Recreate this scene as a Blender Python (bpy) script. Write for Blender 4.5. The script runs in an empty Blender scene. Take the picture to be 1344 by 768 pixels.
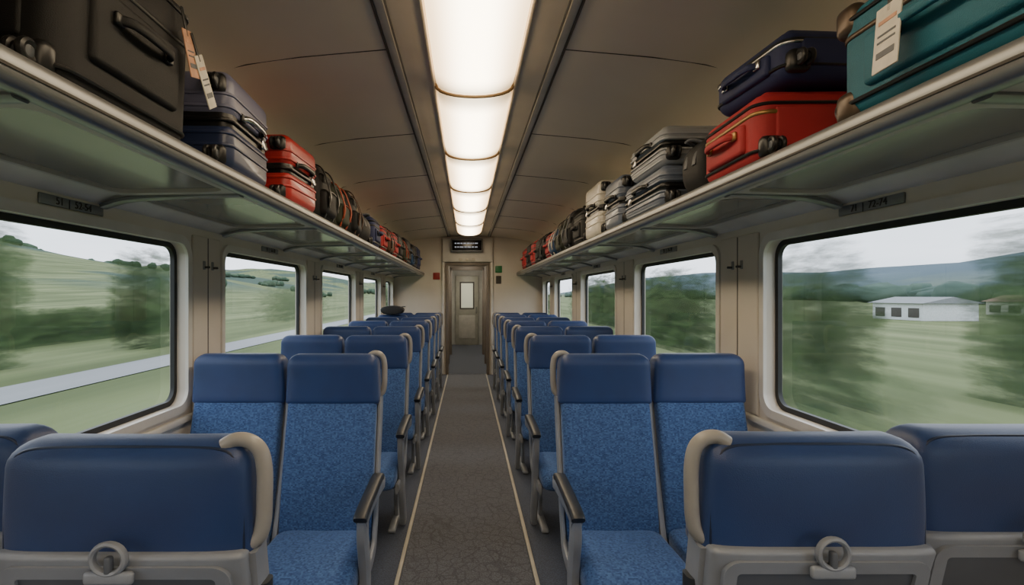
import bpy, bmesh, math, random
from mathutils import Vector, Matrix
random.seed(7)
EYE=1.5
F=690.0
# ---------------------------------------------------------------- helpers
def lin(c):
    r=[]
    for v in c[:3]:
        v=v/255.0
        r.append(v/12.92 if v<=0.04045 else ((v+0.055)/1.055)**2.4)
    return (r[0],r[1],r[2],1.0)
def nmat(name):
    m=bpy.data.materials.new(name); m.use_nodes=True
    nt=m.node_tree
    return m,nt,nt.nodes['Principled BSDF']
def pmat(name,c,rough=.5,metal=0,c2=None,scale=6,bump=0,bscale=150,coat=0,sheen=0,stretch=None,spec=None):
    m,nt,b=nmat(name)
    col=lin(c); col2=lin(c2) if c2 else tuple(v*.82 for v in col[:3])+(1,)
    tc=nt.nodes.new('ShaderNodeTexCoord')
    mp=nt.nodes.new('ShaderNodeMapping')
    nt.links.new(tc.outputs['Object'],mp.inputs[0])
    if stretch: mp.inputs['Scale'].default_value=stretch
    n=nt.nodes.new('ShaderNodeTexNoise'); n.inputs['Scale'].default_value=scale; n.inputs['Detail'].default_value=5
    nt.links.new(mp.outputs[0],n.inputs['Vector'])
    mx=nt.nodes.new('ShaderNodeMix'); mx.data_type='RGBA'
    mx.inputs[6].default_value=col2; mx.inputs[7].default_value=col
    rp=nt.nodes.new('ShaderNodeMapRange'); rp.inputs[1].default_value=.3; rp.inputs[2].default_value=.65
    nt.links.new(n.outputs[0],rp.inputs[0]); nt.links.new(rp.outputs[0],mx.inputs[0])
    nt.links.new(mx.outputs[2],b.inputs['Base Color'])
    b.inputs['Roughness'].default_value=rough; b.inputs['Metallic'].default_value=metal
    b.inputs['Coat Weight'].default_value=coat
    b.inputs['Sheen Weight'].default_value=sheen
    if spec is not None: b.inputs['Specular IOR Level'].default_value=spec
    if bump:
        n2=nt.nodes.new('ShaderNodeTexNoise'); n2.inputs['Scale'].default_value=bscale; n2.inputs['Detail'].default_value=3
        nt.links.new(tc.outputs['Object'],n2.inputs['Vector'])
        bp=nt.nodes.new('ShaderNodeBump'); bp.inputs['Strength'].default_value=bump; bp.inputs['Distance'].default_value=.002
        nt.links.new(n2.outputs[0],bp.inputs['Height']); nt.links.new(bp.outputs[0],b.inputs['Normal'])
    return m
def emat(name,c,s):
    m,nt,b=nmat(name)
    b.inputs['Base Color'].default_value=lin(c)
    b.inputs['Emission Color'].default_value=lin(c); b.inputs['Emission Strength'].default_value=s
    return m
COL=bpy.context.scene.collection
def finish(name,me,mats,smooth=True,ang=38,parent=None,loc=None):
    if smooth:
        for p in me.polygons: p.use_smooth=True
        try: me.set_sharp_from_angle(angle=math.radians(ang))
        except Exception: pass
    if not isinstance(mats,(list,tuple)): mats=[mats]
    if len(me.materials)==0:
        for m in mats: me.materials.append(m)
    ob=bpy.data.objects.new(name,me); COL.objects.link(ob)
    if parent: ob.parent=parent
    if loc: ob.location=loc
    return ob
def empty(name,loc=(0,0,0),rot=(0,0,0),size=.1):
    e=bpy.data.objects.new(name,None); e.empty_display_size=size
    COL.objects.link(e); e.location=loc; e.rotation_euler=rot
    return e
def me_from(name,verts,faces):
    me=bpy.data.meshes.new(name); me.from_pydata([tuple(v) for v in verts],[],faces); me.update()
    bm=bmesh.new(); bm.from_mesh(me); bmesh.ops.recalc_face_normals(bm,faces=bm.faces); bm.to_mesh(me); bm.free()
    return me
def rbox_me(name,dims,r=.01,seg=3,center=(0,0,0),taper=None):
    bm=bmesh.new(); bmesh.ops.create_cube(bm,size=1)
    for v in bm.verts:
        v.co=Vector((v.co.x*dims[0],v.co.y*dims[1],v.co.z*dims[2]))
    r=min(r,min(dims)*.49)
    if r>0: bmesh.ops.bevel(bm,geom=bm.edges[:],offset=r,segments=seg,profile=.5,affect='EDGES')
    if taper:
        for v in bm.verts:
            k=v.co.z/dims[2]+.5; s=1+(taper-1)*k; v.co.x*=s; v.co.y*=s
    for v in bm.verts: v.co+=Vector(center)
    me=bpy.data.meshes.new(name); bm.to_mesh(me); bm.free(); return me
def rbox(name,center,dims,mat,r=.01,seg=3,parent=None,rot=None,taper=None):
    ob=finish(name,rbox_me(name,dims,r,seg,taper=taper),mat,parent=parent,loc=center)
    if rot: ob.rotation_euler=rot
    return ob
def sell(n,e):
    out=[]
    for i in range(n):
        a=2*math.pi*i/n
        c,s=math.cos(a),math.sin(a)
        out.append((math.copysign(abs(c)**(2/e),c),math.copysign(abs(s)**(2/e),s)))
    return out
def loft_me(name,rings):
    n=len(rings[0]); vs=[];fs=[]
    for r in rings: vs+=r
    for k in range(len(rings)-1):
        for i in range(n):
            j=(i+1)%n
            fs.append((k*n+i,k*n+j,(k+1)*n+j,(k+1)*n+i))
    fs.append(tuple(range(n))); fs.append(tuple((len(rings)-1)*n+i for i in range(n)))
    return me_from(name,vs,fs)
def vblock_me(name,z0,z1,cyf,hwf,hd,e=5,rt=.05,rb=.03,n=40,steps=8,dish=0,rdt=None):
    """upright rounded block; cyf(z), hwf(z)"""
    u=sell(n,e); rings=[]
    zs=[]
    for i in range(6):
        a=i/5*math.pi/2; zs.append((z0+rb-rb*math.cos(a), rb*(1-math.sin(a))))
    for i in range(1,steps): zs.append((z0+rb+(z1-rt-z0-rb)*i/steps,0))
    for i in range(7):
        a=i/6*math.pi/2; zs.append((z1-rt+rt*math.sin(a), rt*(1-math.cos(a))))
    for z,ins in zs:
        hw=hwf(z)-ins; d=max(hd-min(ins,hd*.85) ,.004)
        cy=cyf(z); ring=[]
        for (a,b) in u:
            y=cy+b*d
            if b<0 and dish: y+=dish*max(0,1-(a)**4)*(-b)
            ring.append(Vector((a*hw,y,z)))
        rings.append(ring)
    return loft_me(name,rings)
def catmull(pts,sub=6):
    P=[Vector(p) for p in pts]; out=[]
    for i in range(len(P)-1):
        p0=P[max(i-1,0)];p1=P[i];p2=P[i+1];p3=P[min(i+2,len(P)-1)]
        for k in range(sub):
            t=k/sub
            out.append(.5*((2*p1)+(-p0+p2)*t+(2*p0-5*p1+4*p2-p3)*t*t+(-p0+3*p1-3*p2+p3)*t**3))
    out.append(P[-1]); return out
def sweep_me(name,pts,a,b,ref=(0,1,0),n=12,e=2,closed=False,sub=6,smooth=True):
    P=catmull(pts,sub) if smooth else [Vector(p) for p in pts]
    ref=Vector(ref); u=sell(n,e); rings=[]
    L=len(P)
    for i,p in enumerate(P):
        if closed: t=P[(i+1)%L]-P[i-1]
        else: t=P[min(i+1,L-1)]-P[max(i-1,0)]
        t.normalize(); s=ref.cross(t)
        if s.length<1e-4: s=Vector((1,0,0)).cross(t)
        s.normalize(); w=t.cross(s)
        rings.append([p+s*(x*a)+w*(y*b) for x,y in u])
    if closed:
        vs=[];fs=[]
        for r in rings: vs+=r
        for k in range(L):
            k2=(k+1)%L
            for i in range(n):
                j=(i+1)%n; fs.append((k*n+i,k*n+j,k2*n+j,k2*n+i))
        return me_from(name,vs,fs)
    return loft_me(name,rings)
def sweep(name,pts,a,b,mat,ref=(0,1,0),parent=None,**k):
    return finish(name,sweep_me(name,pts,a,b,ref,**k),mat,parent=parent,ang=50)
def join_me(name,parts,mats):
    """parts: list of (mesh, matidx)"""
    bm=bmesh.new()
    for me,mi in parts:
        n0=len(bm.faces); bm.from_mesh(me); bm.faces.ensure_lookup_table()
        for f in bm.faces[n0:]: f.material_index=mi
    me=bpy.data.meshes.new(name); bm.to_mesh(me); bm.free()
    for m in mats: me.materials.append(m)
    return me
def rrect(w0,w1,h0,h1,r,n=8):
    pts=[]
    for cx,cy,a0 in ((w1-r,h1-r,0),(w0+r,h1-r,90),(w0+r,h0+r,180),(w1-r,h0+r,270)):
        for i in range(n+1):
            a=math.radians(a0+90*i/n); pts.append((cx+r*math.cos(a),cy+r*math.sin(a)))
    return pts
def plate_with_holes(name,outer,holes,thick,mat,tf,parent=None):
    """2D curve filled, extruded; tf maps (u,v,w)->world; w in 0..thick"""
    cu=bpy.data.curves.new(name+'_c','CURVE'); cu.dimensions='2D'; cu.fill_mode='BOTH'; cu.extrude=thick/2
    for loop in [outer]+holes:
        sp=cu.splines.new('POLY'); sp.points.add(len(loop)-1)
        for i,(a,b) in enumerate(loop): sp.points[i].co=(a,b,0,1)
        sp.use_cyclic_u=True
    ob=bpy.data.objects.new(name+'_t',cu); COL.objects.link(ob)
    dg=bpy.context.evaluated_depsgraph_get()
    me=bpy.data.meshes.new_from_object(ob.evaluated_get(dg))
    bpy.data.objects.remove(ob)
    for v in me.vertices:
        v.co=Vector(tf(v.co.x,v.co.y,v.co.z+thick/2))
    bm=bmesh.new(); bm.from_mesh(me); bmesh.ops.remove_doubles(bm,verts=bm.verts,dist=1e-5); bmesh.ops.recalc_face_normals(bm,faces=bm.faces); bm.to_mesh(me); bm.free()
    me.materials.clear()
    return finish(name,me,mat,ang=25,parent=parent)
def extrude_profile(name,prof,y0,y1,mat,closed=True,ang=30):
    n=len(prof); vs=[(x,y0,z) for x,z in prof]+[(x,y1,z) for x,z in prof]; fs=[]
    for i in range(n if closed else n-1):
        j=(i+1)%n; fs.append((i,j,n+j,n+i))
    if closed: fs.append(tuple(range(n))); fs.append(tuple(range(n,2*n)))
    return finish(name,me_from(name,vs,fs),mat,ang=ang)

# ---------------------------------------------------------------- materials
M={}
M['wall']=pmat('wall_beige_laminate',(212,204,192),.5,c2=(205,197,185),scale=3,bump=.05)
M['wall_trim']=pmat('window_surround_plastic',(218,214,206),.42,scale=4)
M['groove']=pmat('dark_groove',(70,66,62),.7)
M['channel']=pmat('ceiling_channel',(120,116,110),.6)
M['ceil']=pmat('ceiling_panel',(220,211,196),.55,c2=(214,205,190),scale=2,bump=.04)
M['ceilmid']=pmat('ceiling_centre_panel',(224,213,194),.5,scale=2)
M['jointband']=pmat('light_joint_band',(150,124,90),.5)
M['gasket']=pmat('window_rubber',(28,30,32),.5)
M['alu']=pmat('brushed_aluminium',(142,144,146),.36,metal=.6,scale=8,stretch=(1,.05,8))
M['striplight']=pmat('ceiling_strip_grey',(168,166,160),.4,scale=6)
M['rackunder']=pmat('rack_underside',(192,186,180),.45,metal=.0,scale=4)
M['greyp']=pmat('seat_grey_plastic',(142,146,153),.42,scale=8,bump=.1,bscale=400)
M['greyd']=pmat('seat_recess_plastic',(92,96,103),.5,scale=8)
M['handle']=pmat('grab_handle_beige',(156,152,146),.34,scale=10)
M['armpad']=pmat('armrest_black',(40,44,50),.42,scale=20)
M['leather']=pmat('headrest_blue_leather',(31,58,108),.42,c2=(27,50,95),scale=5,bump=.25,bscale=500,sheen=.15)
M['leatherd']=pmat('headrest_piping',(22,34,60),.4)
M['black']=pmat('luggage_black_nylon',(24,24,27),.65,bump=.4,bscale=500)
M['blackp']=pmat('luggage_black_plastic',(25,25,28),.35)
M['brass']=pmat('brass_fitting',(168,130,82),.35,metal=.8)
M['chrome']=pmat('chrome_fitting',(190,190,190),.2,metal=1)
M['white']=pmat('paper_white',(225,218,205),.6,scale=30)
M['peach']=pmat('paper_peach',(214,160,130),.6,scale=30)
M['ink']=pmat('print_ink',(60,54,54),.6)
def fabric():
    m,nt,b=nmat('seat_blue_fabric')
    tc=nt.nodes.new('ShaderNodeTexCoord')
    mp=nt.nodes.new('ShaderNodeMapping'); mp.inputs['Scale'].default_value=(1,1,1.6); nt.links.new(tc.outputs['Object'],mp.inputs[0])
    v=nt.nodes.new('ShaderNodeTexVoronoi'); v.distance='CHEBYCHEV'; v.inputs['Scale'].default_value=125; v.inputs['Randomness'].default_value=.3
    nt.links.new(mp.outputs[0],v.inputs['Vector'])
    r=nt.nodes.new('ShaderNodeValToRGB')
    r.color_ramp.elements[0].color=lin((36,66,118)); r.color_ramp.elements[1].color=lin((82,118,172))
    r.color_ramp.elements[0].position=.05; r.color_ramp.elements[1].position=1
    nt.links.new(v.outputs['Color'],r.inputs[0])
    n=nt.nodes.new('ShaderNodeTexNoise'); n.inputs['Scale'].default_value=420
    nt.links.new(tc.outputs['Object'],n.inputs['Vector'])
    mx=nt.nodes.new('ShaderNodeMix'); mx.data_type='RGBA'; mx.blend_type='MULTIPLY'; mx.inputs[0].default_value=.35
    nt.links.new(r.outputs[0],mx.inputs[6]); nt.links.new(n.outputs[0],mx.inputs[7])
    nt.links.new(mx.outputs[2],b.inputs['Base Color'])
    b.inputs['Roughness'].default_value=.8; b.inputs['Sheen Weight'].default_value=.5; b.inputs['Sheen Roughness'].default_value=.4
    b.inputs['Sheen Tint'].default_value=lin((165,185,220))
    bp=nt.nodes.new('ShaderNodeBump'); bp.inputs['Strength'].default_value=.35; bp.inputs['Distance'].default_value=.002
    nt.links.new(v.outputs['Distance'],bp.inputs['Height']); nt.links.new(bp.outputs[0],b.inputs['Normal'])
    return m
M['fabric']=fabric()
def carpet(name,c1,c2,scale=22):
    m,nt,b=nmat(name)
    tc=nt.nodes.new('ShaderNodeTexCoord')
    v=nt.nodes.new('ShaderNodeTexVoronoi'); v.feature='DISTANCE_TO_EDGE'; v.distance='EUCLIDEAN'; v.inputs['Scale'].default_value=scale; v.inputs['Randomness'].default_value=.9
    nt.links.new(tc.outputs['Object'],v.inputs['Vector'])
    r=nt.nodes.new('ShaderNodeMapRange'); r.inputs[1].default_value=.02; r.inputs[2].default_value=.07
    nt.links.new(v.outputs['Distance'],r.inputs[0])
    mx=nt.nodes.new('ShaderNodeMix'); mx.data_type='RGBA'; mx.inputs[6].default_value=lin(c2); mx.inputs[7].default_value=lin(c1)
    nt.links.new(r.outputs[0],mx.inputs[0])
    n=nt.nodes.new('ShaderNodeTexNoise'); n.inputs['Scale'].default_value=160; n.inputs['Detail'].default_value=4
    nt.links.new(tc.outputs['Object'],n.inputs['Vector'])
    r2=nt.nodes.new('ShaderNodeMapRange'); r2.inputs[1].default_value=.3; r2.inputs[2].default_value=.7; r2.inputs[3].default_value=.35; r2.inputs[4].default_value=1.4
    nt.links.new(n.outputs[0],r2.inputs[0])
    m2=nt.nodes.new('ShaderNodeMix'); m2.data_type='RGBA'; m2.blend_type='MULTIPLY'; m2.inputs[0].default_value=1
    nt.links.new(mx.outputs[2],m2.inputs[6]); nt.links.new(r2.outputs[0],m2.inputs[7])
    nt.links.new(m2.outputs[2],b.inputs['Base Color'])
    b.inputs['Roughness'].default_value=.9; b.inputs['Sheen Weight'].default_value=.2
    bp=nt.nodes.new('ShaderNodeBump'); bp.inputs['Strength'].default_value=.5; bp.inputs['Distance'].default_value=.003
    nt.links.new(n.outputs[0],bp.inputs['Height']); nt.links.new(bp.outputs[0],b.inputs['Normal'])
    return m
M['carpet']=carpet('aisle_carpet',(84,86,94),(66,68,76),14)
M['floord']=carpet('side_floor_carpet',(60,69,88),(52,60,78),40)
M['strip']=pmat('aisle_edge_strip',(172,166,152),.5)
def glass(name,fac,tint,rough=.02):
    m=bpy.data.materials.new(name); m.use_nodes=True; nt=m.node_tree; nt.nodes.clear()
    o=nt.nodes.new('ShaderNodeOutputMaterial'); t=nt.nodes.new('ShaderNodeBsdfTransparent'); g=nt.nodes.new('ShaderNodeBsdfGlossy')
    t.inputs[0].default_value=tint; g.inputs['Roughness'].default_value=rough; g.inputs[0].default_value=(1,1,1,1)
    x=nt.nodes.new('ShaderNodeMixShader'); x.inputs[0].default_value=fac
    nt.links.new(t.outputs[0],x.inputs[1]); nt.links.new(g.outputs[0],x.inputs[2]); nt.links.new(x.outputs[0],o.inputs[0])
    return m
M['glass']=glass('window_glass',.05,(.97,.97,.98,1))
M['rackglass']=pmat('rack_frosted_glass',(140,134,132),.2,c2=(130,125,124),scale=2,coat=.15)

# ---------------------------------------------------------------- shell
WL,WR=-1.39,1.42
Y0,YE=-3.0,10.0
WTH=.08
winsR=[(-2.9,-1.45),(-1.0,.5),(.98,2.5),(2.97,4.42),(5.0,6.5),(7.05,8.45),(8.95,9.75)]
winsL=[(-2.9,-1.45),(-1.0,.5),(.98,2.6),(2.99,4.50),(5.0,6.5),(7.0,8.4),(8.9,9.75)]
WB,WT=EYE-.535,EYE+.258
for side,X,s,wins in (('left',WL,-1,winsL),('right',WR,1,winsR)):
    tf=lambda u,v,w,X=X,s=s:(X+s*w,u,v)
    holes=[rrect(a,b,WB,WT,.075) for a,b in wins]
    plate_with_holes('wall_'+side,[(Y0,-.02),(YE,-.02),(YE,2.7),(Y0,2.7)],holes,WTH,M['wall'],tf)
    for i,(a,b) in enumerate(wins):
        w=empty('window_%d'%(i+1+(len(wins) if s>0 else 0)),(X,(a+b)/2,(WB+WT)/2))
        ox,oy,oz=w.location
        plate_with_holes('surround',rrect(a-.035,b+.035,WB-.035,WT+.035,.1),[rrect(a+.004,b-.004,WB+.004,WT-.004,.073)],.016,M['wall_trim'],
                         lambda u,v,w_,s=s:(-s*.014+s*w_,u-oy,v-oz),parent=w)
        plate_with_holes('gasket',rrect(a-.004,b+.004,WB-.004,WT+.004,.08),[rrect(a+.024,b-.024,WB+.024,WT-.024,.06)],.02,M['gasket'],
                         lambda u,v,w_,s=s:(s*(.045+w_),u-oy,v-oz),parent=w)
        gl=me_from('pane',[(s*.055,a-oy,WB-oz),(s*.055,b-oy,WB-oz),(s*.055,b-oy,WT-oz),(s*.055,a-oy,WT-oz)],[(0,1,2,3)])
        finish('pane',gl,M['glass'],smooth=False,parent=w)
    for i in range(len(wins)-1):
        a=wins[i][1]; b=wins[i+1][0]; mid=(a+b)/2
        t=empty('trim_pier_%s_%d'%(side,i+1))
        rbox('pier_panel',(X-s*.006,mid,(WB+WT)/2-.0),(.014,(b-a)-.10,WT-WB+.10),M['wall'],r=.006,parent=t)
        rbox('seam',(X-s*.0125,mid,(WB+WT)/2),(.004,.008,WT-WB+.09),M['groove'],r=.001,parent=t)
        for dy in (-.045,.045):
            rbox('coat_hook_plate',(X-s*.016,mid+dy,WT-.10),(.008,.02,.045),M['alu'],r=.003,parent=t)
            rbox('coat_hook_peg',(X-s*.03,mid+dy,WT-.11),(.03,.012,.012),M['groove'],r=.004,parent=t)
    rbox('trim_sill_'+side,(X-s*.012,(Y0+YE)/2,WB-.07),(.03,YE-Y0-.02,.035),M['wall_trim'],r=.012)
    rbox('baseboard_'+side,(X-s*.02,(Y0+YE)/2,.09),(.04,YE-Y0-.02,.18),M['greyp'],r=.015)
# floor
rbox('floor',(0.015,(Y0+YE)/2,-.03),(WR-WL,YE-Y0,.06),M['floord'],r=0)
rbox('aisle_carpet_runner',(0,(Y0+YE)/2,.002),(.70,YE-Y0,.008),M['carpet'],r=0)
for s in (-1,1):
    rbox('trim_aisle_strip',(s*.366,(Y0+YE)/2,.004),(.022,YE-Y0,.014),M['strip'],r=.003)
# ceiling profile
CX=.04
half=[(.405,1.125),(.80,1.09),(1.05,1.055),(1.2,1.01),(1.30,.93),(1.345,.82),(1.36,.6)]
for side,s in (('left',-1),('right',1)):
    prof=[(CX+s*x,EYE+z) for x,z in half]; prof2=[(CX+s*(x+.02),EYE+z+.06) for x,z in reversed(half)]
    extrude_profile('ceiling' if s<0 else 'ceiling_panel_right',prof+prof2,Y0,YE,M['ceil'],ang=60)
    extrude_profile('trim_ceiling_channel_'+side,[(CX+s*.352,EYE+1.127),(CX+s*.405,EYE+1.12),(CX+s*.405,EYE+1.15),(CX+s*.352,EYE+1.15)],Y0,YE,M['channel'])
    rbox('trim_ceiling_strip_'+side,(CX+s*.378,(Y0+YE)/2,EYE+1.121),(.036,YE-Y0,.01),M['striplight'],r=.003)
    rbox('trim_ceiling_slot_'+side,(CX+s*.404,(Y0+YE)/2,EYE+1.1205),(.010,YE-Y0,.008),M['groove'],r=.002)
    k=0
    for y in (-1.35,-.1,1.15,2.4,3.65,4.9,6.15,7.4,8.65):
        k+=1
        pts=[(CX+s*x,y,EYE+z-.0005) for x,z in half]
        sweep('trim_ceiling_seam_%s_%d'%(side,k),pts,.004,.0022,M['groove'],ref=(0,1,0),n=6,sub=3)
extrude_profile('ceiling_centre_panel',[(CX-.355,EYE+1.132),(CX+.355,EYE+1.132),(CX+.355,EYE+1.17),(CX-.355,EYE+1.17)],Y0,YE,M['ceilmid'])
rbox('ceiling_roof',(CX,(Y0+YE)/2,EYE+1.24),(2.9,YE-Y0,.04),M['ceil'],r=0)
# light diffusers
def diffuser_mat():
    m,nt,b=nmat('light_diffuser')
    tc=nt.nodes.new('ShaderNodeTexCoord'); sx=nt.nodes.new('ShaderNodeSeparateXYZ'); nt.links.new(tc.outputs['Object'],sx.inputs[0])
    def mr(sock,a,b_,c,d):
        ab=nt.nodes.new('ShaderNodeMath'); ab.operation='ABSOLUTE'; nt.links.new(sock,ab.inputs[0])
        r=nt.nodes.new('ShaderNodeMapRange'); r.interpolation_type='SMOOTHSTEP'
        for i,v in enumerate((a,b_,c,d)): r.inputs[i+1].default_value=v
        nt.links.new(ab.outputs[0],r.inputs[0]); return r.outputs[0]
    # the tube sits in the middle of the diffuser and stops short of the end caps
    fx=mr(sx.outputs[0],.02,.2,7.0,2.2); fy=mr(sx.outputs[1],.38,.63,1.0,.24)
    mu=nt.nodes.new('ShaderNodeMath'); mu.operation='MULTIPLY'; nt.links.new(fx,mu.inputs[0]); nt.links.new(fy,mu.inputs[1])
    cf=mr(sx.outputs[0],.05,.2,0,1)
    mx=nt.nodes.new('ShaderNodeMix'); mx.data_type='RGBA'; mx.inputs[6].default_value=(1,.83,.58,1); mx.inputs[7].default_value=(1,.70,.38,1)
    nt.links.new(cf,mx.inputs[0]); nt.links.new(mx.outputs[2],b.inputs['Emission Color'])
    b.inputs['Base Color'].default_value=lin((240,225,195)); b.inputs['Roughness'].default_value=.4
    nt.links.new(mu.outputs[0],b.inputs['Emission Strength'])
    return m
M['diff']=diffuser_mat()
def diffuser_mesh(L):
    rings=[]; n=18
    for y,d in ((-L/2,.35),(-L/2+.01,.62),(-L/2+.03,.84),(-L/2+.07,.96),(-L/2+.14,1),(0,1),(L/2-.14,1),(L/2-.07,.96),(L/2-.03,.84),(L/2-.01,.62),(L/2,.35)):
        ring=[]
        for i in range(n+1):
            a=math.pi*i/n
            ring.append(Vector((.205*math.cos(a)*(.94+.06*d), y, -.085*d*math.sin(a)**.8)))
        rings.append(ring)
    return loft_me('diffuser',rings)
dm=diffuser_mesh(1.27)
k=0
for yj in (-2.39,-1.09,.21,1.51,2.81,4.11,5.41,6.71,8.01):
    e=empty('ceiling_light',(CX,yj+.65,EYE+1.132))
    finish('diffuser',dm,M['diff'],parent=e,ang=60)
    finish('joint_band',sweep_me('joint_band',[(.208*math.cos(math.pi*i/12),.65,-.070*math.sin(math.pi*i/12)**.8) for i in range(13)],.009,.010,(0,1,0),n=8,sub=1),M['jointband'],parent=e)
for s in (-1,1):
    rbox('trim_light_rail',(CX+s*.216,(Y0+9.31)/2,EYE+1.125),(.014,9.31-Y0,.02),M['ceilmid'],r=.004)

# ---------------------------------------------------------------- end wall
tfE=lambda u,v,w:(u,YE+w,v)
plate_with_holes('wall_end',[(WL-.08,-.02),(WR+.08,-.02),(WR+.08,2.75),(WL-.08,2.75)],[[(-.36,.0),(.38,.0),(.38,2.07),(-.36,2.07)]],.08,M['wall'],tfE)
rbox('wall_rear',(0.015,Y0-.04,1.35),(WR-WL+.16,.08,2.8),M['wall'],r=0)
fr=empty('door_frame')
M['doorframe']=pmat('door_frame_bronze',(118,108,98),.4)
rbox('jamb_a',(-.375,YE-.01,1.04),(.05,.12,2.08),M['doorframe'],r=.008,parent=fr)
rbox('jamb_b',(.395,YE-.01,1.04),(.05,.12,2.08),M['doorframe'],r=.008,parent=fr)
rbox('lintel',(.01,YE-.01,2.09),(.82,.12,.05),M['doorframe'],r=.008,parent=fr)
hp=rbox('overhead_equipment_panel',(.01,YE-.04,2.36),(.96,.08,.46),M['wall_trim'],r=.02)
for s in (-1,1):
    rbox('trim_end_pilaster',(.01+s*.46,YE-.03,1.15),(.05,.06,2.3),M['wall_trim'],r=.015)
db=empty('information_display')
rbox('housing',(-.005,YE-.135,EYE+.94),(.60,.10,.25),M['alu'],r=.015,parent=db)
rbox('screen',(-.005,YE-.187,EYE+.94),(.55,.008,.19),pmat('display_black',(14,14,18),.2),r=.004,parent=db)
M['led']=emat('led_text',(190,200,215),.3)
random.seed(3)
for r in range(2):
    x=-.23
    while x<.2:
        w=random.uniform(.02,.07); rbox('glyph',(x+w/2,YE-.193,EYE+.975-.07*r),(w,.003,.018),M['led'],r=0,parent=db); x+=w+.015
rbox('emergency_brake_sign',(-.58,YE-.008,EYE+.37),(.13,.015,.13),pmat('sign_red',(150,40,34),.4),r=.01)
rbox('exit_sign',(.60,YE-.008,EYE+.50),(.13,.015,.13),pmat('sign_green',(40,120,70),.4),r=.01)
rbox('pictogram_plate',(.60,YE-.008,EYE+.30),(.10,.015,.15),M['groove'],r=.01)
for x in (-.12,.0,.12):
    rbox('lintel_sensor',(x,YE-.098,EYE+.68),(.06,.03,.04),M['white'],r=.008)
# vestibule corridor
M['vwall']=pmat('vestibule_grey_wall',(180,176,166),.5)
rbox('floor_vestibule',(0,13.05,-.03),(1.4,6.1,.06),M['floord'],r=0)
rbox('wall_vestibule_left',(-.50,13.05,1.15),(.08,5.95,2.3),M['vwall'],r=0)
rbox('wall_vestibule_right',(.52,13.05,1.15),(.08,5.95,2.3),M['vwall'],r=0)
rbox('ceiling_vestibule',(0,13.05,2.32),(1.2,5.95,.05),M['vwall'],r=0)
rbox('wall_vestibule_end',(0,16.1,1.2),(1.3,.08,2.4),M['vwall'],r=0)
M['doorp']=pmat('door_olive_grey',(158,156,144),.4)
d=empty('door_1',(0,16.0,0))
rbox('leaf',(0,0,1.05),(.70,.05,2.1),M['doorp'],r=.01,parent=d)
rbox('light_window',(0,-.03,1.5),(.36,.012,.75),emat('door_window_daylight',(190,190,170),.35),r=.03,parent=d)
rbox('window_frame',(0,-.025,1.5),(.44,.012,.83),M['groove'],r=.03,parent=d)
rbox('lower_panel',(0,-.03,.55),(.5,.012,.7),M['vwall'],r=.02,parent=d)
rbox('handle',(.28,-.05,1.05),(.03,.04,.2),M['chrome'],r=.01,parent=d)
for i,y in enumerate((11.6,13.4)):
    f=empty('vestibule_door_frame',(0,y,0))
    for s in (-1,1): rbox('jamb',(s*.42,0,1.1),(.07,.1,2.2),M['doorframe'],r=.01,parent=f)
    rbox('lintel',(0,0,2.2),(.9,.1,.12),M['doorframe'],r=.01,parent=f)
for y in (10.9,12.6,14.9):
    rbox('vestibule_fill_light',(0,y,2.28),(.35,.5,.03),emat('vestibule_fill_glow',(250,240,220),12),r=.01)  # glowing panels added to brighten the dark corridor and far door

# ---------------------------------------------------------------- racks
SH=EYE+.44
for side,X,s,xr in (('left',WL,-1,.82),('right',WR,1,.95)):
    R=empty('luggage_rack_'+side)
    w=abs(X)
    rbox('shelf',(s*(xr+w)/2,(Y0+YE)/2,SH-.009),(w-xr-.02,YE-Y0,.018),M['rackunder'],r=.003,parent=R)
    prof=[]
    for i in range(20):
        a=2*math.pi*i/20
        prof.append((s*(xr+.02+.03*math.copysign(abs(math.cos(a))**.7,math.cos(a))),EYE+.412+.036*math.copysign(abs(math.sin(a))**.7,math.sin(a))))
    o=extrude_profile('rim',prof,Y0,YE,M['alu'],ang=50); o.parent=R
    o=extrude_profile('rim_groove',[(s*(xr-.012),EYE+.405),(s*(xr-.012),EYE+.411),(s*(xr+.0),EYE+.411),(s*(xr+.0),EYE+.405)],Y0,YE,M['groove']); o.parent=R
    x1=w-.11
    cv=[(s*w,EYE+.425),(s*w,EYE+.345),(s*(w-.02),EYE+.352),(s*(w-.055),EYE+.368),(s*(x1),EYE+.382),(s*x1,EYE+.425)]
    o=extrude_profile('wall_cove',cv,Y0,YE,M['wall_trim'],ang=50); o.parent=R
    xa=xr+.04
    def under(x): 
        t=(x-xa)/(x1-xa); return EYE+.392+(.384-.392)*t
    ys=[Y0]+[1.0+.98*i-3.92 for i in range(14)]
    ys=[v for v in ys if v<YE-.1]+[YE]
    for i in range(len(ys)-1):
        a,b=ys[i],ys[i+1]
        if b-a<.3: continue
        P=rrect(a+.07,b-.07,xa+.03,x1-.02,.045)
        plate_with_holes('glass_panel',P,[],.006,M['rackglass'],lambda u,v,ww,s=s:(s*v,u,under(v)+ww-.000),parent=R)
        plate_with_holes('panel_frame',[(a,xa-.01),(b,xa-.01),(b,x1+.005),(a,x1+.005)],[rrect(a+.06,b-.06,xa+.02,x1-.01,.05)],.022,M['rackunder'],
              lambda u,v,ww,s=s:(s*v,u,under(v)-.012+ww),parent=R)
        sweep('bracket',[(s*(xr+.03),b,EYE+.380),(s*(xr+.25),b,EYE+.374),(s*(w-.12),b,EYE+.362),(s*(w-.02),b,EYE+.335)],.010,.022,M['alu'],ref=(0,1,0),parent=R,n=10,e=4)
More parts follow.
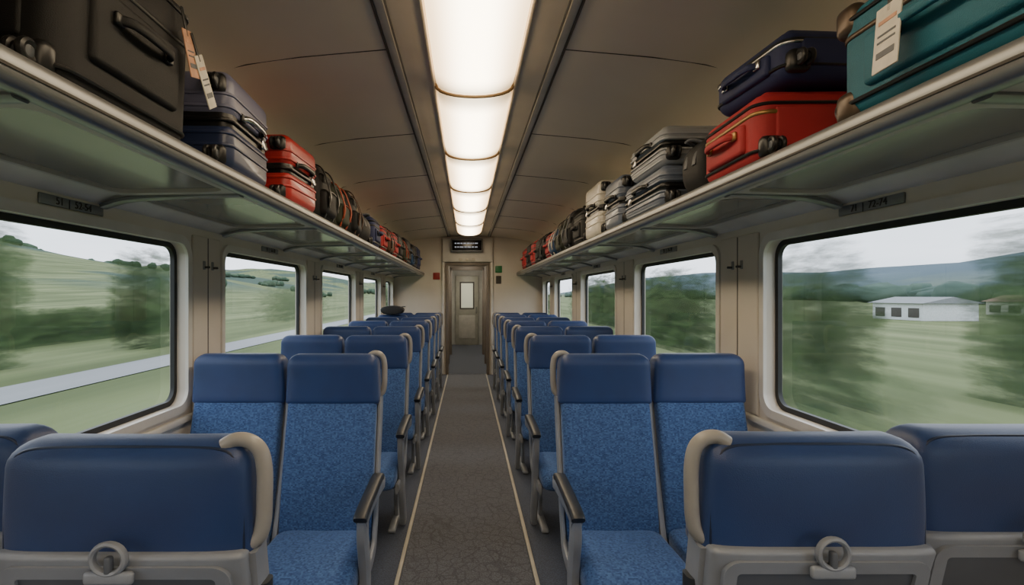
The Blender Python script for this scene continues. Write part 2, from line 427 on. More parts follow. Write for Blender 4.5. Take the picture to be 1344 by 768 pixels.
# seat number plates on the wall
def number_plate(X,s,y,txt):
    p=empty('trim_number_plate',(X-s*.004,y,EYE+.318))
    rbox('plate',(0,0,0),(.008,.30,.036),M['alu'],r=.003,parent=p)
    cu=bpy.data.curves.new('digits','FONT'); cu.body=txt; cu.size=.036; cu.align_x='CENTER'; cu.align_y='CENTER'; cu.extrude=.0008
    t=bpy.data.objects.new('digits',cu); COL.objects.link(t); t.parent=p
    t.location=(-s*.0055,0,0); t.rotation_euler=(math.pi/2,0,-s*math.pi/2); cu.materials.append(M['ink'])
for i,y in enumerate((1.85,3.7,5.75,7.75)):
    number_plate(WL,-1,y,'%d  |  %d-%d'%(51+i*4,52+i*4,54+i*4)); number_plate(WR,1,y,'%d  |  %d-%d'%(71+i*4,72+i*4,74+i*4))

# ---------------------------------------------------------------- seats
def lerp(a,b,t): return a+(b-a)*t
def frontY(z):
    t=max(0,min(1,(z-.40)/.62)); return -.15+.15*t-.012*math.sin(t*math.pi)
SM={}
def shell_back(z): # y of shell rear face
    return frontY(min(z,1.0))+.145
def build_seat_meshes():
    SM['backrest']=vblock_me('backrest',.36,1.02,lambda z:frontY(z)+.05,lambda z:.214,.05,e=5,rt=.02,rb=.02,dish=.016)
    SM['backrest'].materials.append(M['fabric'])
    h=vblock_me('headrest',.968,1.213,lambda z:.052+.004*math.sin((z-.975)/.25*3.1),lambda z:.229-.010*((z-.975)/.25),.066,e=5.5,rt=.052,rb=.022,n=56,dish=.012)
    hb=[]
    for yy in (.104,):
        pts=[(-.213,yy,.985),(-.212,yy,1.06),(-.208,yy,1.13),(-.198,yy,1.175),(-.170,yy-.004,1.196),(-.1,yy-.006,1.200),(0,yy-.006,1.201),(.1,yy-.006,1.200),(.170,yy-.004,1.196),(.198,yy,1.175),(.208,yy,1.13),(.212,yy,1.06),(.213,yy,.985)]
        hb.append((sweep_me('pip',pts,.0035,.0035,(0,1,0),n=8),1))
    SM['headrest']=join_me('headrest',[(h,0)]+hb,[M['leather'],M['leatherd']])
    u=sell(36,4.5); rings=[]
    for y,hh,ww,cz in ((-.10,.05,.20,.375),(-.16,.062,.214,.375),(-.30,.066,.218,.372),(-.42,.066,.218,.376),(-.50,.064,.218,.374),(-.55,.056,.215,.368),(-.58,.042,.208,.36),(-.595,.02,.195,.352)):
        rings.append([Vector((a*ww,y,cz+b*hh-(.010*(1-a*a) if b>0 else 0))) for a,b in u])
    SM['cushion']=loft_me('cushion',rings); SM['cushion'].materials.append(M['fabric'])
    sh=vblock_me('back_shell',.28,1.005,lambda z:shell_back(z)-.035,lambda z:.222 if z>.4 else .21,.035,e=6,rt=.012,rb=.03)
    P=[(sh,0)]
    def ringmesh(x0,x1,z0,z1,r,inset,dy,solid=False):
        o=rrect(x0,x1,z0,z1,r); vs=[];fs=[]
        i_=rrect(x0+inset,x1-inset,z0+inset,z1-inset,max(r-inset,.008))
        n=len(o)
        for (x,z) in o: vs.append((x,shell_back(z)+dy,z))
        for (x,z) in i_: vs.append((x,shell_back(z)+dy,z))
        for (x,z) in o: vs.append((x,shell_back(z)-.004,z))
        for (x,z) in i_: vs.append((x,shell_back(z)-.004,z))
        for i in range(n):
            j=(i+1)%n
            fs+= [(i,j,n+j,n+i),(i,j,2*n+j,2*n+i),(n+i,n+j,3*n+j,3*n+i)]
        return me_from('rm',vs,fs)
    def platemesh(x0,x1,z0,z1,r,dy):
        o=rrect(x0,x1,z0,z1,r); n=len(o)
        vs=[(x,shell_back(z)+dy,z) for x,z in o]; c=len(vs)
        zc=(z0+z1)/2; vs.append(((x0+x1)/2,shell_back(zc)+dy,zc))
        return me_from('pm',vs,[(i,(i+1)%n,c) for i in range(n)])
    P.append((ringmesh(-.20,.20,.36,.985,.03,.026,.008),0))
    P.append((platemesh(-.176,.176,.385,.962,.02,.0012),1))
    P.append((ringmesh(-.15,.15,.50,.80,.02,.012,.012),0))
    SM['shell']=join_me('back_shell',P,[M['greyp'],M['greyd']])
    hz=1.006
    pts=[(.028*math.cos(2*math.pi*i/24),.150,hz+.028*math.sin(2*math.pi*i/24)) for i in range(24)]
    hk=sweep_me('hook',pts,.0055,.008,(0,1,0),n=8,closed=True,smooth=False)
    pl=rbox_me('hp',(.085,.014,.024),.006,3,(0,.149,hz-.036))
    st=rbox_me('hs',(.012,.014,.034),.004,3,(0,.150,hz-.012))
    SM['hook']=join_me('coat_hook',[(hk,0),(pl,0),(st,1)],[M['greyp'],M['greyd']])
    for s,nm in ((-1,'L'),(1,'R')):
        P=[]
        x=s*.226
        for xs in (x,-x):
            P.append((sweep_me('sf',[(xs,.075,1.0),(xs,.05,.88),(xs,.0,.70),(xs,-.05,.54),(xs,-.09,.42),(xs,-.13,.345),(xs,-.24,.315),(xs,-.40,.31),(xs,-.54,.318)],.030,.010,(1,0,0),n=12,e=4),0))
        for xs in (x*.8,-x*.8):
            P.append((sweep_me('lg',[(xs,-.16,.32),(xs,-.20,.20),(xs,-.21,.03)],.032,.014,(1,0,0),n=12,e=4),0))
            P.append((rbox_me('ft',(.05,.42,.028),.012,3,(xs,-.24,.016)),0))
        P.append((rbox_me('bm',(.40,.30,.05),.015,3,(0,-.28,.30)),1))
        SM['frame'+nm]=join_me('frame',P,[M['greyp'],M['greyd']])
        xa=s*.243
        A=[]
        A.append((sweep_me('pad',[(xa,-.085,.655),(xa,-.14,.662),(xa,-.30,.656),(xa,-.44,.648),(xa,-.50,.640),(xa,-.515,.632)],.017,.027,(1,0,0),n=14,e=3.5),1))
        A.append((sweep_me('sup',[(xa*.98,.0,.60),(xa*.98,-.12,.612),(xa*.98,-.28,.618),(xa*.98,-.42,.612),(xa*.98,-.46,.59)],.034,.022,(1,0,0),n=12,e=4),0))
        A.append((sweep_me('upr',[(xa*.98,-.43,.612),(xa*.98,-.44,.54),(xa*.98,-.41,.44),(xa*.98,-.39,.34),(xa*.98,-.39,.26),(xa*.98,-.35,.14),(xa*.98,-.31,.03)],.044,.020,(1,0,0),n=12,e=4),0))
        A.append((rbox_me('pivot',(.03,.07,.07),.014,4,(xa*.96,-.03,.60)),1))
        SM['arm'+nm]=join_me('armrest',A,[M['greyp'],M['armpad']])
        # armrest folded up beside the backrest
        B=[(sweep_me('pad',[(xa*.95,.02,.60),(xa*.95,.035,.70),(xa*.95,.05,.80),(xa*.95,.06,.88),(xa*.95,.06,.92)],.022,.016,(1,0,0),n=14,e=3.5),1),(rbox_me('pivot',(.03,.07,.07),.014,4,(xa*.96,-.0,.60)),0)]
        SM['armup'+nm]=join_me('armrest_folded',B,[M['greyp'],M['armpad']])
        yy=.084
        H=sweep_me('hd',[(s*.170,yy,1.200),(s*.192,yy,1.212),(s*.218,yy,1.208),(s*.236,yy,1.188),(s*.243,yy,1.15),(s*.243,yy,1.10),(s*.241,yy,1.05),(s*.232,yy,1.018),(s*.205,yy,1.0)],.0145,.0145,(0,1,0),n=16)
        SM['handle'+nm]=join_me('grab_handle',[(H,0)],[M['handle']])
    for k,me in SM.items():
        for p in me.polygons: p.use_smooth=True
        me.set_sharp_from_angle(angle=math.radians(42))
build_seat_meshes()
def seat(x,y,rot180=False,aisle=None,width=1.0,up=False):
    """aisle: 'L' handle on local -x, 'R' on +x, None window seat"""
    e=empty('passenger_seat',(x,y,0),(0,0,math.pi if rot180 else 0))
    e.scale=(width,1,1)
    def add(n,k):
        o=bpy.data.objects.new(n,SM[k]); COL.objects.link(o); o.parent=e
    add('backrest','backrest'); add('headrest','headrest'); add('cushion','cushion'); add('back_shell','shell'); add('coat_hook','hook')
    add('frame','frame'+(aisle or 'L'))
    if aisle: add('armrest',('armup' if up else 'arm')+aisle); add('grab_handle','handle'+aisle)
    return e
rows=[2.54,3.75,4.85,5.9,6.9,7.85,8.75]
for y in rows:
    seat(.672,y,False,'L'); seat(1.14,y+.02,False,None)
    seat(-.655,y,False,'R'); seat(-1.12,y+.02,False,None)
seat(.700,1.155,True,'R',up=True); seat(1.168,1.22,True,None)
seat(-.672,1.135,True,'L',1.1,up=True); seat(-1.148,1.22,True,None)

# ---------------------------------------------------------------- luggage
def wheel_parts(p,x,y,z,sx,sy,mat=None):
    rbox('wheel_housing',(x,y,z),(.075,.05,.075),M['blackp'],r=.02,parent=p)
    pts=[(0,.019*math.cos(2*math.pi*i/16),.019*math.sin(2*math.pi*i/16)) for i in range(16)]
    for dx in (-.014,.014):
        me=sweep_me('wheel',[(x+dx+q[0],y+sy*.035+q[1],z+q[2]) for q in pts],.009,.009,(1,0,0),n=8,closed=True,smooth=False)
        finish('wheel',me,M['blackp'],parent=p)
        finish('wheel_hub',rbox_me('wheel_hub',(.012,.03,.03),.012,3,(x+dx,y+sy*.035,z)),M['greyd'],parent=p)
    rbox('wheel_fork',(x,y+sy*.018,z),(.012,.04,.03),M['blackp'],r=.004,parent=p)
def carry_handle(p,s,xf,zc,L,mat,mount,vertical=False):
    o=-s
    pts=[(xf,-L/2,zc),(xf+o*.022,-L/2+.015,zc),(xf+o*.030,-L/4,zc),(xf+o*.031,0,zc),(xf+o*.030,L/4,zc),(xf+o*.022,L/2-.015,zc),(xf,L/2,zc)]
    sweep('carry_handle',pts,.007,.012,mat,ref=(0,0,1),parent=p,n=10,e=3)
    for yy in (-L/2,L/2): rbox('handle_mount',(xf+o*.004,yy,zc),(.012,.035,.03),mount,r=.005,parent=p)
def case_mats(name,c):
    k='c_'+name
    if k not in M: M[k]=pmat(name,c,.38,scale=5,bump=.15,bscale=300,coat=.15)
    return M[k]
def hard_case(name,s,y,l,d,h,c_low,c_top,z=0,xoff=0,yaw=0,tilt=0,wheels=-1):
    xr=.84 if s<0 else .97
    p=empty(name,(s*(xr+xoff+d/2),y,SH+.001+z),(0,tilt,yaw))
    xf=-s*d/2
    ml,mt=c_low,c_top
    rbox('shell_lower',(0,0,h*.25),(d,l,h*.5-.004),ml,r=.045,seg=5,parent=p)
    rbox('shell_core',(0,0,h*.5),(d-.012,l-.012,h*.35),M['blackp'],r=.04,seg=5,parent=p)
    rbox('shell_upper',(0,0,h*.75),(d,l,h*.5-.004),mt,r=.045,seg=5,parent=p)
    for zz,mm in ((h*.13,ml),(h*.25,ml),(h*.37,ml),(h*.63,mt),(h*.75,mt),(h*.87,mt)):
        rr=rrect(-d/2-.001,d/2+.001,-l/2-.001,l/2+.001,.046,6)
        if zz<h*.2 or zz>h*.8: rr=rrect(-d/2+.008,d/2-.008,-l/2+.008,l/2-.008,.046,6)
        me=sweep_me('rib',[(a,b,zz) for a,b in rr],.005,.006,(0,0,1),n=8,closed=True,smooth=False)
        finish('rib',me,mm,parent=p)
    rr=rrect(-d/2-.002,d/2+.002,-l/2-.002,l/2+.002,.045,6)
    finish('zip_seam',sweep_me('zip',[(a,b,h*.5) for a,b in rr],.004,.007,(0,0,1),n=8,closed=True,smooth=False),M['blackp'],parent=p)
    carry_handle(p,s,xf,h*.5+ .035,min(.2,l*.5),M['chrome'] if 'navy' in ml.name else M['blackp'],M['blackp'])
    rbox('lock',(xf-s*.004,l*.3,h*.5),(.012,.05,.035),M['chrome'],r=.005,parent=p)
    for zz in (.055,h-.055):
        if zz>.06 and h<.25: continue
        for xx in (-d/2+.055,d/2-.055): wheel_parts(p,xx,wheels*(l/2-.012),zz,1,wheels)
    return p
def soft_case(name,s,y,l,d,h,mat,z=0,xoff=0,yaw=0,tilt=0,wheels=-1,mount=None,guards=None,piping=None,pitch=0):
    xr=.84 if s<0 else .97
    p=empty(name,(s*(xr+xoff+d/2),y,SH+.001+z),(pitch,tilt,yaw))
    xf=-s*d/2; mount=mount or M['blackp']; piping=piping or M['blackp']
    rbox('body',(0,0,h/2),(d,l,h),mat,r=.055,seg=6,parent=p)
    rbox('front_pocket',(0,0,h-.01),(d*.78,l*.78,.05),mat,r=.022,seg=4,parent=p)
    rbox('side_pocket',(xf*.99,0,h*.42),(.035,l*.66,h*.42),mat,r=.014,seg=4,parent=p)
    for zz,rad in ((.045,.006),(h-.045,.006)):
        rr=rrect(-d/2,d/2,-l/2,l/2,.055,6)
        finish('piping',sweep_me('pip',[(a,b,zz) for a,b in rr],rad,rad,(0,0,1),n=8,closed=True,smooth=False),piping,parent=p)
    rr=rrect(-d/2-.001,d/2+.001,-l/2-.001,l/2+.001,.055,6)
    finish('zipper',sweep_me('zip',[(a,b,h*.7) for a,b in rr],.003,.007,(0,0,1),n=8,closed=True,smooth=False),mount if mount!=M['blackp'] else M['gasket'],parent=p)
    carry_handle(p,s,xf-s*.016,h*.5,min(.2,l*.45),mat,mount)
    rbox('end_panel',(0,wheels*(l/2-.004),h*.5),(d*.72,.02,h*.55),mat,r=.009,parent=p)
    for xx in (-d/2+.05,d/2-.05):
        wheel_parts(p,xx,wheels*(l/2-.01),.055,1,wheels)
    if guards:
        for yy in (-1,1):
            for zz in (.04,h-.04):
                rbox('corner_guard',(xf+s*.02,yy*(l/2-.03),zz),(.055,.075,.085),guards,r=.025,seg=4,parent=p)
    return p
def tag(p,s,xf,y,z,w,h,mat,ang=.15):
    t=bpy.data.objects.new('luggage_label',None); COL.objects.link(t); t.parent=p; t.location=(xf-s*.025,y,z); t.rotation_euler=(ang,s*.12,0)
    rbox('label_card',(0,0,-h/2),(.004,w,h),mat,r=.0018,parent=t)
    rbox('strap',(0,0,.02),(.004,.012,.08),M['blackp'],r=.0018,parent=t)
    for k,(a,b) in enumerate(((.25,.1),(.45,.05),(.55,.05),(.75,.16))):
        rbox('print_line',(-s*.0025,0,-h*a),(.001,w*.7,h*b*.6),M['greyd'] if k!=0 else M['peach'],r=0,parent=t)
def backpack(name,s,y,w,d,h,mat,acc=None,z=0,xoff=0,yaw=0):
    xr=.84 if s<0 else .97
    p=empty(name,(s*(xr+xoff+d/2),y,SH+.001+z),(0,0,yaw))
    acc=acc or M['blackp']; u=sell(28,3.2); rings=[]
    for t,k in ((0,.82),(.04,.94),(.15,1),(.35,1.02),(.6,.97),(.78,.86),(.9,.68),(.97,.45),(1,.2)):
        rings.append([Vector((a*d/2*k,b*w/2*k,h*t)) for a,b in u])
    finish('main_compartment',loft_me('bp',rings),mat,parent=p,ang=60)
    o=-s
    rbox('front_pocket',(o*d*.44,0,h*.30),(d*.3,w*.72,h*.42),mat,r=.035,seg=4,parent=p)
    rbox('top_pocket',(o*d*.36,0,h*.68),(d*.26,w*.6,h*.2),mat,r=.03,seg=4,parent=p)
    rbox('end_pocket',(0,-w*.47,h*.25),(d*.5,w*.16,h*.36),mat,r=.02,seg=4,parent=p)
    sweep('zip',[(o*d*.60,-w*.3,h*.2),(o*d*.60,-w*.3,h*.42),(o*d*.58,0,h*.49),(o*d*.60,w*.3,h*.42),(o*d*.60,w*.3,h*.2)],.004,.004,acc,ref=(1,0,0),parent=p,n=6)
    sweep('haul_loop',[(0,-.035,h*.96),(0,-.025,h*1.04),(0,.025,h*1.04),(0,.035,h*.96)],.006,.01,M['blackp'],ref=(1,0,0),parent=p,n=8)
    for yy in (-w*.26,w*.26):
        sweep('strap',[(o*d*.1,yy,h*.93),(o*d*.42,yy,h*.86),(o*d*.56,yy*1.05,h*.60),(o*d*.62,yy*1.1,h*.35),(o*d*.5,yy,h*.05)],.004,.014,acc,ref=(0,1,0),parent=p,n=8,e=4)
    return p
def duffel(name,s,y,w,d,h,mat,acc,z=0,xoff=0,yaw=0):
    xr=.84 if s<0 else .97
    p=empty(name,(s*(xr+xoff+d/2),y,SH+.001+z),(0,0,yaw)); u=sell(28,2.6); rings=[]
    for t,k in ((-.5,.72),(-.48,.88),(-.44,.97),(-.3,1),(0,1.03),(.3,1),(.44,.97),(.48,.88),(.5,.72)):
        rings.append([Vector((a*d/2*k,w*t,h/2+b*h/2*min(k,1))) for a,b in u])
    finish('body',loft_me('df',rings),mat,parent=p,ang=60)
    for yy in (-w*.2,w*.2):
        sweep('webbing',[(d/2*math.cos(a)*1.03,yy,h/2+h/2*math.sin(a)*1.03) for a in [math.pi*i/8 for i in range(9)]],.003,.016,acc,ref=(0,1,0),parent=p,n=8,e=4)
    o=-s
    sweep('grip',[(o*d*.35,-w*.2,h*.86),(o*d*.5,-w*.1,h*.92),(o*d*.55,0,h*.9),(o*d*.5,w*.1,h*.92),(o*d*.35,w*.2,h*.86)],.008,.008,acc,ref=(1,0,0),parent=p,n=8)
    return p
red=case_mats('luggage_red',(184,42,44)); redb=pmat('luggage_red_fabric',(176,40,48),.65,bump=.4,bscale=500)
navy=case_mats('luggage_navy',(42,54,92)); purp=case_mats('luggage_purple_grey',(112,114,144))
grey=case_mats('luggage_grey',(166,170,178)); dgrey=case_mats('luggage_dark_grey',(104,114,134))
cream=case_mats('luggage_cream',(222,216,204)); teal=pmat('luggage_teal_fabric',(24,104,124),.6,bump=.5,bscale=450)
navyf=pmat('luggage_navy_fabric',(36,46,92),.65,bump=.4,bscale=450)
bronze=pmat('luggage_bronze_guard',(84,70,58),.35,metal=.5)
olive=pmat('backpack_olive',(62,66,54),.75,bump=.4); blue=pmat('backpack_blue',(44,76,116),.7,bump=.4); brown=pmat('bag_brown',(94,68,54),.6)
orange=pmat('strap_orange',(170,70,40),.6)
# LEFT rack
p=soft_case('black_suitcase',-1,1.33,.52,.52,.43,M['black'],tilt=.04)
tag(p,-1,.26,.17,.33,.05,.13,M['peach'],.25); tag(p,-1,.27,.22,.28,.055,.15,M['white'],.5)
soft_case('black_suitcase',-1,.70,.52,.52,.36,M['black'])
hard_case('navy_suitcase',-1,2.04,.42,.50,.36,navy,purp,yaw=.05)
hard_case('red_suitcase',-1,2.72,.42,.46,.34,red,red,yaw=-.04)
backpack('black_backpack',-1,3.19,.34,.32,.37,M['black'])
backpack('black_backpack',-1,3.56,.32,.30,.34,olive,orange)
backpack('black_backpack',-1,3.97,.38,.34,.37,M['black'],brown,yaw=.1)
duffel('black_duffel_bag',-1,4.42,.42,.34,.26,M['black'],M['greyd'])
soft_case('dark_suitcase',-1,4.92,.36,.42,.28,navyf)
soft_case('red_suitcase',-1,5.36,.34,.42,.27,redb)
backpack('brown_backpack',-1,5.76,.36,.32,.33,brown)
soft_case('red_suitcase',-1,6.2,.36,.42,.30,redb)
soft_case('black_suitcase',-1,6.66,.42,.42,.33,M['black'])
backpack('olive_backpack',-1,7.12,.38,.32,.35,olive,orange)
soft_case('black_suitcase',-1,7.62,.46,.42,.37,M['black'])
backpack('blue_backpack',-1,8.1,.36,.32,.36,blue)
soft_case('black_suitcase',-1,8.6,.46,.42,.38,M['black'])
soft_case('dark_suitcase',-1,9.2,.5,.42,.40,navyf)
# RIGHT rack
p=soft_case('teal_suitcase',1,1.07,.62,.44,.30,teal,wheels=1,mount=bronze,guards=bronze)
tag(p,1,-.24,.08,.20,.07,.15,M['white'],-.05)
p=soft_case('red_suitcase',1,1.96,.44,.44,.245,redb,mount=M['brass'],yaw=-.03)
soft_case('navy_suitcase',1,1.94,.44,.40,.17,navyf,z=.272,xoff=.05,mount=M['chrome'],yaw=.06)
duffel('black_duffel_bag',1,2.38,.22,.32,.28,M['black'],M['greyd'],xoff=.04)
hard_case('grey_suitcase',1,2.93,.62,.42,.22,dgrey,dgrey)
hard_case('grey_suitcase',1,2.90,.54,.40,.20,grey,grey,z=.223,xoff=.01)
hard_case('grey_suitcase',1,3.53,.38,.40,.34,dgrey,dgrey)
hard_case('cream_suitcase',1,4.10,.46,.36,.42,cream,cream)
soft_case('black_suitcase',1,4.62,.38,.40,.30,M['black'])
backpack('black_backpack',1,5.06,.36,.32,.40,M['black'],M['greyd'])
backpack('dark_backpack',1,5.50,.38,.32,.38,olive)
backpack('blue_backpack',1,5.92,.36,.32,.34,blue,M['white'])
soft_case('red_suitcase',1,6.33,.36,.42,.30,redb)
backpack('black_backpack',1,6.76,.38,.32,.38,M['black'])
soft_case('black_suitcase',1,7.25,.42,.42,.34,M['black'])
soft_case('red_suitcase',1,7.8,.42,.42,.36,redb)
soft_case('black_suitcase',1,8.35,.46,.42,.37,M['black'])
soft_case('red_suitcase',1,9.0,.5,.42,.36,redb)
duffel('black_shoulder_bag',-1,7.95,.24,.34,.13,M['black'],M['greyd'])
bpy.data.objects['black_shoulder_bag'].location=(-1.12,7.92,1.2145)

# ---------------------------------------------------------------- exterior
G=-1.25
def streak(name,c1,c2,c3,sc=(.35,.02,1),rough=.95):
    m,nt,b=nmat(name)
    tc=nt.nodes.new('ShaderNodeTexCoord'); mp=nt.nodes.new('ShaderNodeMapping'); mp.inputs['Scale'].default_value=sc
    nt.links.new(tc.outputs['Object'],mp.inputs[0])
    n=nt.nodes.new('ShaderNodeTexNoise'); n.inputs['Scale'].default_value=1; n.inputs['Detail'].default_value=4
    nt.links.new(mp.outputs[0],n.inputs['Vector'])
    r=nt.nodes.new('ShaderNodeValToRGB'); e=r.color_ramp.elements
    e[0].position=.35; e[0].color=lin(c1); e[1].position=.65; e[1].color=lin(c3)
    k=e.new(.5); k.color=lin(c2)
    nt.links.new(n.outputs[0],r.inputs[0]); nt.links.new(r.outputs[0],b.inputs['Base Color'])
    b.inputs['Roughness'].default_value=rough; b.inputs['Specular IOR Level'].default_value=.1
    return m
grass=streak('meadow_grass',(86,96,64),(102,112,76),(120,128,92))
def sstep(a,b,x):
    t=max(0,min(1,(x-a)/(b-a))); return t*t*(3-2*t)
def hgt(x,y):
    ax=abs(x)
    if x<0:
        h=sstep(45,380,ax)*(42+9*math.sin(y*.006+1)+6*math.sin(y*.017+x*.01))+sstep(30,120,ax)*2.5*math.sin(y*.02+x*.03)
    else:
        h=sstep(220,700,ax)*(54+14*math.sin(y*.0045+.4)+7*math.sin(y*.012+x*.006))
    return G+h
xs=[-900,-750,-620,-520,-440,-380,-330,-280,-240,-200,-165,-135,-110,-90,-70,-55,-40,-25,-8,8,25,60,110,170,220,260,300,350,400,460,520,580,640,700,780,900]
ysg=[-300+i*30 for i in range(90)]
vs=[(x,y,hgt(x,y)) for y in ysg for x in xs]; nx=len(xs)
fs=[(j*nx+i,j*nx+i+1,(j+1)*nx+i+1,(j+1)*nx+i) for j in range(len(ysg)-1) for i in range(nx-1)]
terr=finish('meadow_ground',me_from('meadow_ground',vs,fs),grass,ang=180)
nt=terr.data.materials[0].node_tree; b=nt.nodes['Principled BSDF']
src=b.inputs['Base Color'].links[0].from_socket
tc=nt.nodes.new('ShaderNodeTexCoord'); sx=nt.nodes.new('ShaderNodeSeparateXYZ'); nt.links.new(tc.outputs['Object'],sx.inputs[0])
n=nt.nodes.new('ShaderNodeTexNoise'); n.inputs['Scale'].default_value=.012; n.inputs['Detail'].default_value=4; nt.links.new(tc.outputs['Object'],n.inputs['Vector'])
r=nt.nodes.new('ShaderNodeMapRange'); r.inputs[1].default_value=.48; r.inputs[2].default_value=.54; nt.links.new(n.outputs[0],r.inputs[0])
zr=nt.nodes.new('ShaderNodeMapRange'); zr.inputs[1].default_value=G+3; zr.inputs[2].default_value=G+10; nt.links.new(sx.outputs[2],zr.inputs[0])
mu=nt.nodes.new('ShaderNodeMath'); mu.operation='MULTIPLY'; nt.links.new(r.outputs[0],mu.inputs[0]); nt.links.new(zr.outputs[0],mu.inputs[1])
mx=nt.nodes.new('ShaderNodeMix'); mx.data_type='RGBA'; nt.links.new(mu.outputs[0],mx.inputs[0]); nt.links.new(src,mx.inputs[6]); mx.inputs[7].default_value=lin((66,84,74))
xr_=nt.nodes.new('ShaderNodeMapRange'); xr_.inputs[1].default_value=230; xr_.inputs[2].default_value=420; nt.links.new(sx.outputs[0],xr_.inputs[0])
m2=nt.nodes.new('ShaderNodeMix'); m2.data_type='RGBA'; nt.links.new(xr_.outputs[0],m2.inputs[0]); nt.links.new(mx.outputs[2],m2.inputs[6]); m2.inputs[7].default_value=lin((84,100,110))  # far right hills fade to blue-grey: atmospheric haze mixed into the colour
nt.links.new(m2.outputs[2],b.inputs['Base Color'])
# country lane
vs=[];fs=[]
for i in range(60):
    y=-60+i*8; x=-11.6-.0*y
    vs+=[(x,y,G+.03),(x-2.2,y,G+.03)]
for i in range(59): fs.append((2*i,2*i+1,2*i+3,2*i+2))
finish('country_lane',me_from('lane',vs,fs),streak('lane_asphalt',(132,136,138),(142,144,146),(150,152,154)))
def blob_trees(name,spots,mat):
    bm=bmesh.new()
    for (x,y,r_,hh) in spots:
        z=hgt(x,y)
        mtx=Matrix.Translation((x,y,z+hh*.4))@Matrix.Diagonal((r_,r_*2.2,hh*.5,1))
        v=bmesh.ops.create_icosphere(bm,subdivisions=2,radius=1,matrix=mtx)['verts']
        for q in v: q.co+=Vector((random.uniform(-.12,.12)*r_,random.uniform(-.2,.2)*r_,random.uniform(-.1,.1)*hh))
    me=bpy.data.meshes.new(name); bm.to_mesh(me); bm.free()
    return finish(name,me,mat,ang=180)
random.seed(11)
sp=[]
for c in range(26):
    cx=-random.uniform(90,360); cy=random.uniform(20,700)
    for k in range(random.randint(3,12)):
        sp.append((cx+random.uniform(-6,6),cy+random.uniform(-26,26),random.uniform(1.8,3.6),random.uniform(3.5,6.5)))
for k in range(60): sp.append((-375+random.uniform(-12,12),180+k*6+random.uniform(-3,3),5,random.uniform(8,15)))
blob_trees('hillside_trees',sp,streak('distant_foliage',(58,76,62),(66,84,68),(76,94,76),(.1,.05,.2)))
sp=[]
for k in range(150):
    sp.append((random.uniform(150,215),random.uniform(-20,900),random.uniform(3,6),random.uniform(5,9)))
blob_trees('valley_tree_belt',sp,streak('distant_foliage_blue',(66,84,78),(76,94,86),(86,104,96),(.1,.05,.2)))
def building(name,x,y,w,l,h,rh,wallc,roofc):
    p=empty(name,(x,y,G))
    rbox('walls',(0,0,h/2),(w,l,h),pmat(name+'_wall',wallc,.8),r=.02,parent=p)
    vs=[(-w/2-.4,-l/2-.4,h),(w/2+.4,-l/2-.4,h),(w/2+.4,l/2+.4,h),(-w/2-.4,l/2+.4,h),(0,-l/2-.4,h+rh),(0,l/2+.4,h+rh)]
    finish('roof',me_from('roof',vs,[(0,1,2,3),(0,1,4),(3,2,5),(0,4,5,3),(1,2,5,4)]),pmat(name+'_roof',roofc,.8),smooth=False,parent=p)
    for k in range(3):
        rbox('opening',(-w/2-.02,-l/2+l*(k+.5)/3,h*.45),(.06,l*.2,h*.55),M['groove'],r=.01,parent=p)
building('white_barn',52,60,6,7,1.9,.7,(212,216,218),(130,134,138))
building('farm_house',78,72,6,8,1.9,.9,(215,212,205),(140,110,95))
building('farm_shed',95,74,5,12,1.7,.6,(200,204,208),(110,116,120))
building('farm_house',-150,170,8,10,4,2,(215,212,205),(120,90,80))
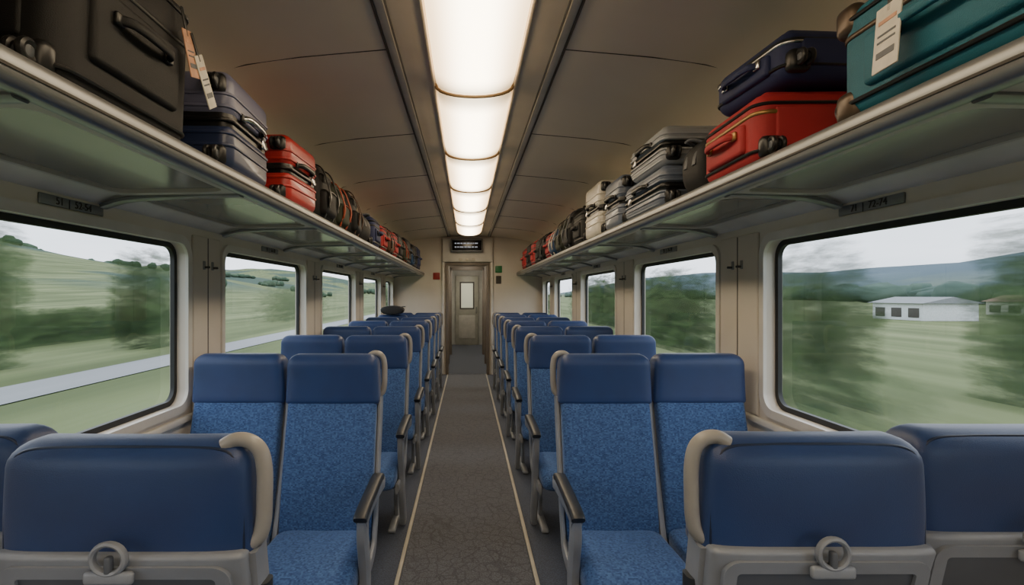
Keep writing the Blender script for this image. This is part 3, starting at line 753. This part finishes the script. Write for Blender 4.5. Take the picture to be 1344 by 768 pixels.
# motion-blurred foliage: layered translucent leaf curtains
def foliage(name,c1,c2,dens=.5,sc=(1,.35,2.2)):
    m=bpy.data.materials.new(name); m.use_nodes=True; nt=m.node_tree; b=nt.nodes['Principled BSDF']
    tc=nt.nodes.new('ShaderNodeTexCoord')
    mp=nt.nodes.new('ShaderNodeMapping'); mp.inputs['Scale'].default_value=sc; nt.links.new(tc.outputs['Object'],mp.inputs[0])
    n=nt.nodes.new('ShaderNodeTexNoise'); n.inputs['Scale'].default_value=1.2; n.inputs['Detail'].default_value=6; n.inputs['Roughness'].default_value=.6
    nt.links.new(mp.outputs[0],n.inputs['Vector'])
    mx=nt.nodes.new('ShaderNodeMix'); mx.data_type='RGBA'; mx.inputs[6].default_value=lin(c1); mx.inputs[7].default_value=lin(c2)
    nr=nt.nodes.new('ShaderNodeMapRange'); nr.inputs[1].default_value=.35; nr.inputs[2].default_value=.65
    nt.links.new(n.outputs[0],nr.inputs[0]); nt.links.new(nr.outputs[0],mx.inputs[0]); nt.links.new(mx.outputs[2],b.inputs['Base Color'])
    sx=nt.nodes.new('ShaderNodeSeparateXYZ'); nt.links.new(tc.outputs['Generated'],sx.inputs[0])
    def math_(op,a,bv):
        q=nt.nodes.new('ShaderNodeMath'); q.operation=op
        for i,v in enumerate((a,bv)):
            if v is None: continue
            if isinstance(v,(int,float)): q.inputs[i].default_value=v
            else: nt.links.new(v,q.inputs[i])
        return q.outputs[0]
    dy=math_('MULTIPLY',math_('SUBTRACT',sx.outputs[1],.5),2.0)
    dz=math_('MULTIPLY',math_('SUBTRACT',sx.outputs[2],.38),1.55)
    dy2=math_('POWER',math_('ABSOLUTE',dy,None),2.4); dz2=math_('POWER',math_('ABSOLUTE',dz,None),2.6)
    rr=math_('ADD',dy2,dz2)
    n2=math_('MULTIPLY',math_('SUBTRACT',n.outputs[0],.5),2.4)
    val=math_('ADD',math_('SUBTRACT',.85,rr),n2)
    al=nt.nodes.new('ShaderNodeMapRange'); al.interpolation_type='SMOOTHSTEP'; al.inputs[1].default_value=0.0; al.inputs[2].default_value=.9; al.inputs[4].default_value=dens
    nt.links.new(val,al.inputs[0])
    edge=nt.nodes.new('ShaderNodeMapRange'); edge.inputs[1].default_value=1.0; edge.inputs[2].default_value=.6
    nt.links.new(rr,edge.inputs[0])
    nt.links.new(math_('MULTIPLY',al.outputs[0],edge.outputs[0]),b.inputs['Alpha'])
    b.inputs['Roughness'].default_value=1; b.inputs['Specular IOR Level'].default_value=0
    return m
fol=foliage('blurred_foliage',(40,56,38),(76,94,62),.78)
fol2=foliage('blurred_foliage_soft',(64,80,58),(98,116,84),.42)
def smear_tree(name,x,y,ly,h,mat):
    vs=[];fs=[]
    for k,dx in enumerate((-.9,0,.9)):
        c=len(vs); hh=h*(1-.08*abs(k-1))
        vs+=[(dx,-ly/2,0),(dx,ly/2,0),(dx,ly/2,hh),(dx,-ly/2,hh)]; fs.append((c,c+1,c+2,c+3))
    o=finish(name,me_from(name,vs,fs),mat,smooth=False); o.location=(x,y,G)
for (x,y,ly,h,m_) in ((8.5,13.3,3.6,4.6,fol),(7.5,10.6,3.5,1.4,fol2),(11,30,18,4.6,fol),(13,52,26,5.2,fol),(14.5,13.2,3.2,5.2,fol),(12,100,60,6,fol)):
    smear_tree('roadside_tree',x,y,ly,h,m_)
for (x,y,ly,h,m_) in ((-17,28,4.6,5.8,fol),(-18,19.2,3.8,6.4,fol),(-24,34,30,2.2,fol),(-20,62,26,4.2,fol2),(-14,110,60,5,fol)):
    smear_tree('lineside_tree',x,y,ly,h,m_)

# ---------------------------------------------------------------- world
w=bpy.data.worlds.new('overcast_sky'); bpy.context.scene.world=w; w.use_nodes=True
nt=w.node_tree; bg=nt.nodes['Background']
tc=nt.nodes.new('ShaderNodeTexCoord'); mp=nt.nodes.new('ShaderNodeMapping'); mp.inputs['Scale'].default_value=(1.2,1.2,5)
nt.links.new(tc.outputs['Generated'],mp.inputs[0])
n=nt.nodes.new('ShaderNodeTexNoise'); n.inputs['Scale'].default_value=2.2; n.inputs['Detail'].default_value=6
nt.links.new(mp.outputs[0],n.inputs['Vector'])
r=nt.nodes.new('ShaderNodeValToRGB'); e=r.color_ramp.elements
e[0].position=.35; e[0].color=(.68,.76,.84,1); e[1].position=.65; e[1].color=(.84,.90,.97,1)
nt.links.new(n.outputs[0],r.inputs[0]); nt.links.new(r.outputs[0],bg.inputs[0]); bg.inputs[1].default_value=1.75
bpy.context.scene.view_settings.exposure=.78

# ---------------------------------------------------------------- camera
cam=bpy.data.cameras.new('camera'); co=bpy.data.objects.new('camera',cam); COL.objects.link(co)
co.location=(0,0,EYE); co.rotation_euler=(math.pi/2,0,0)
cam.sensor_width=36; cam.lens=36*F/1344
cam.shift_x=(672-613)/1344; cam.shift_y=4/1344
cam.clip_end=5000; cam.clip_start=.02
bpy.context.scene.camera=co
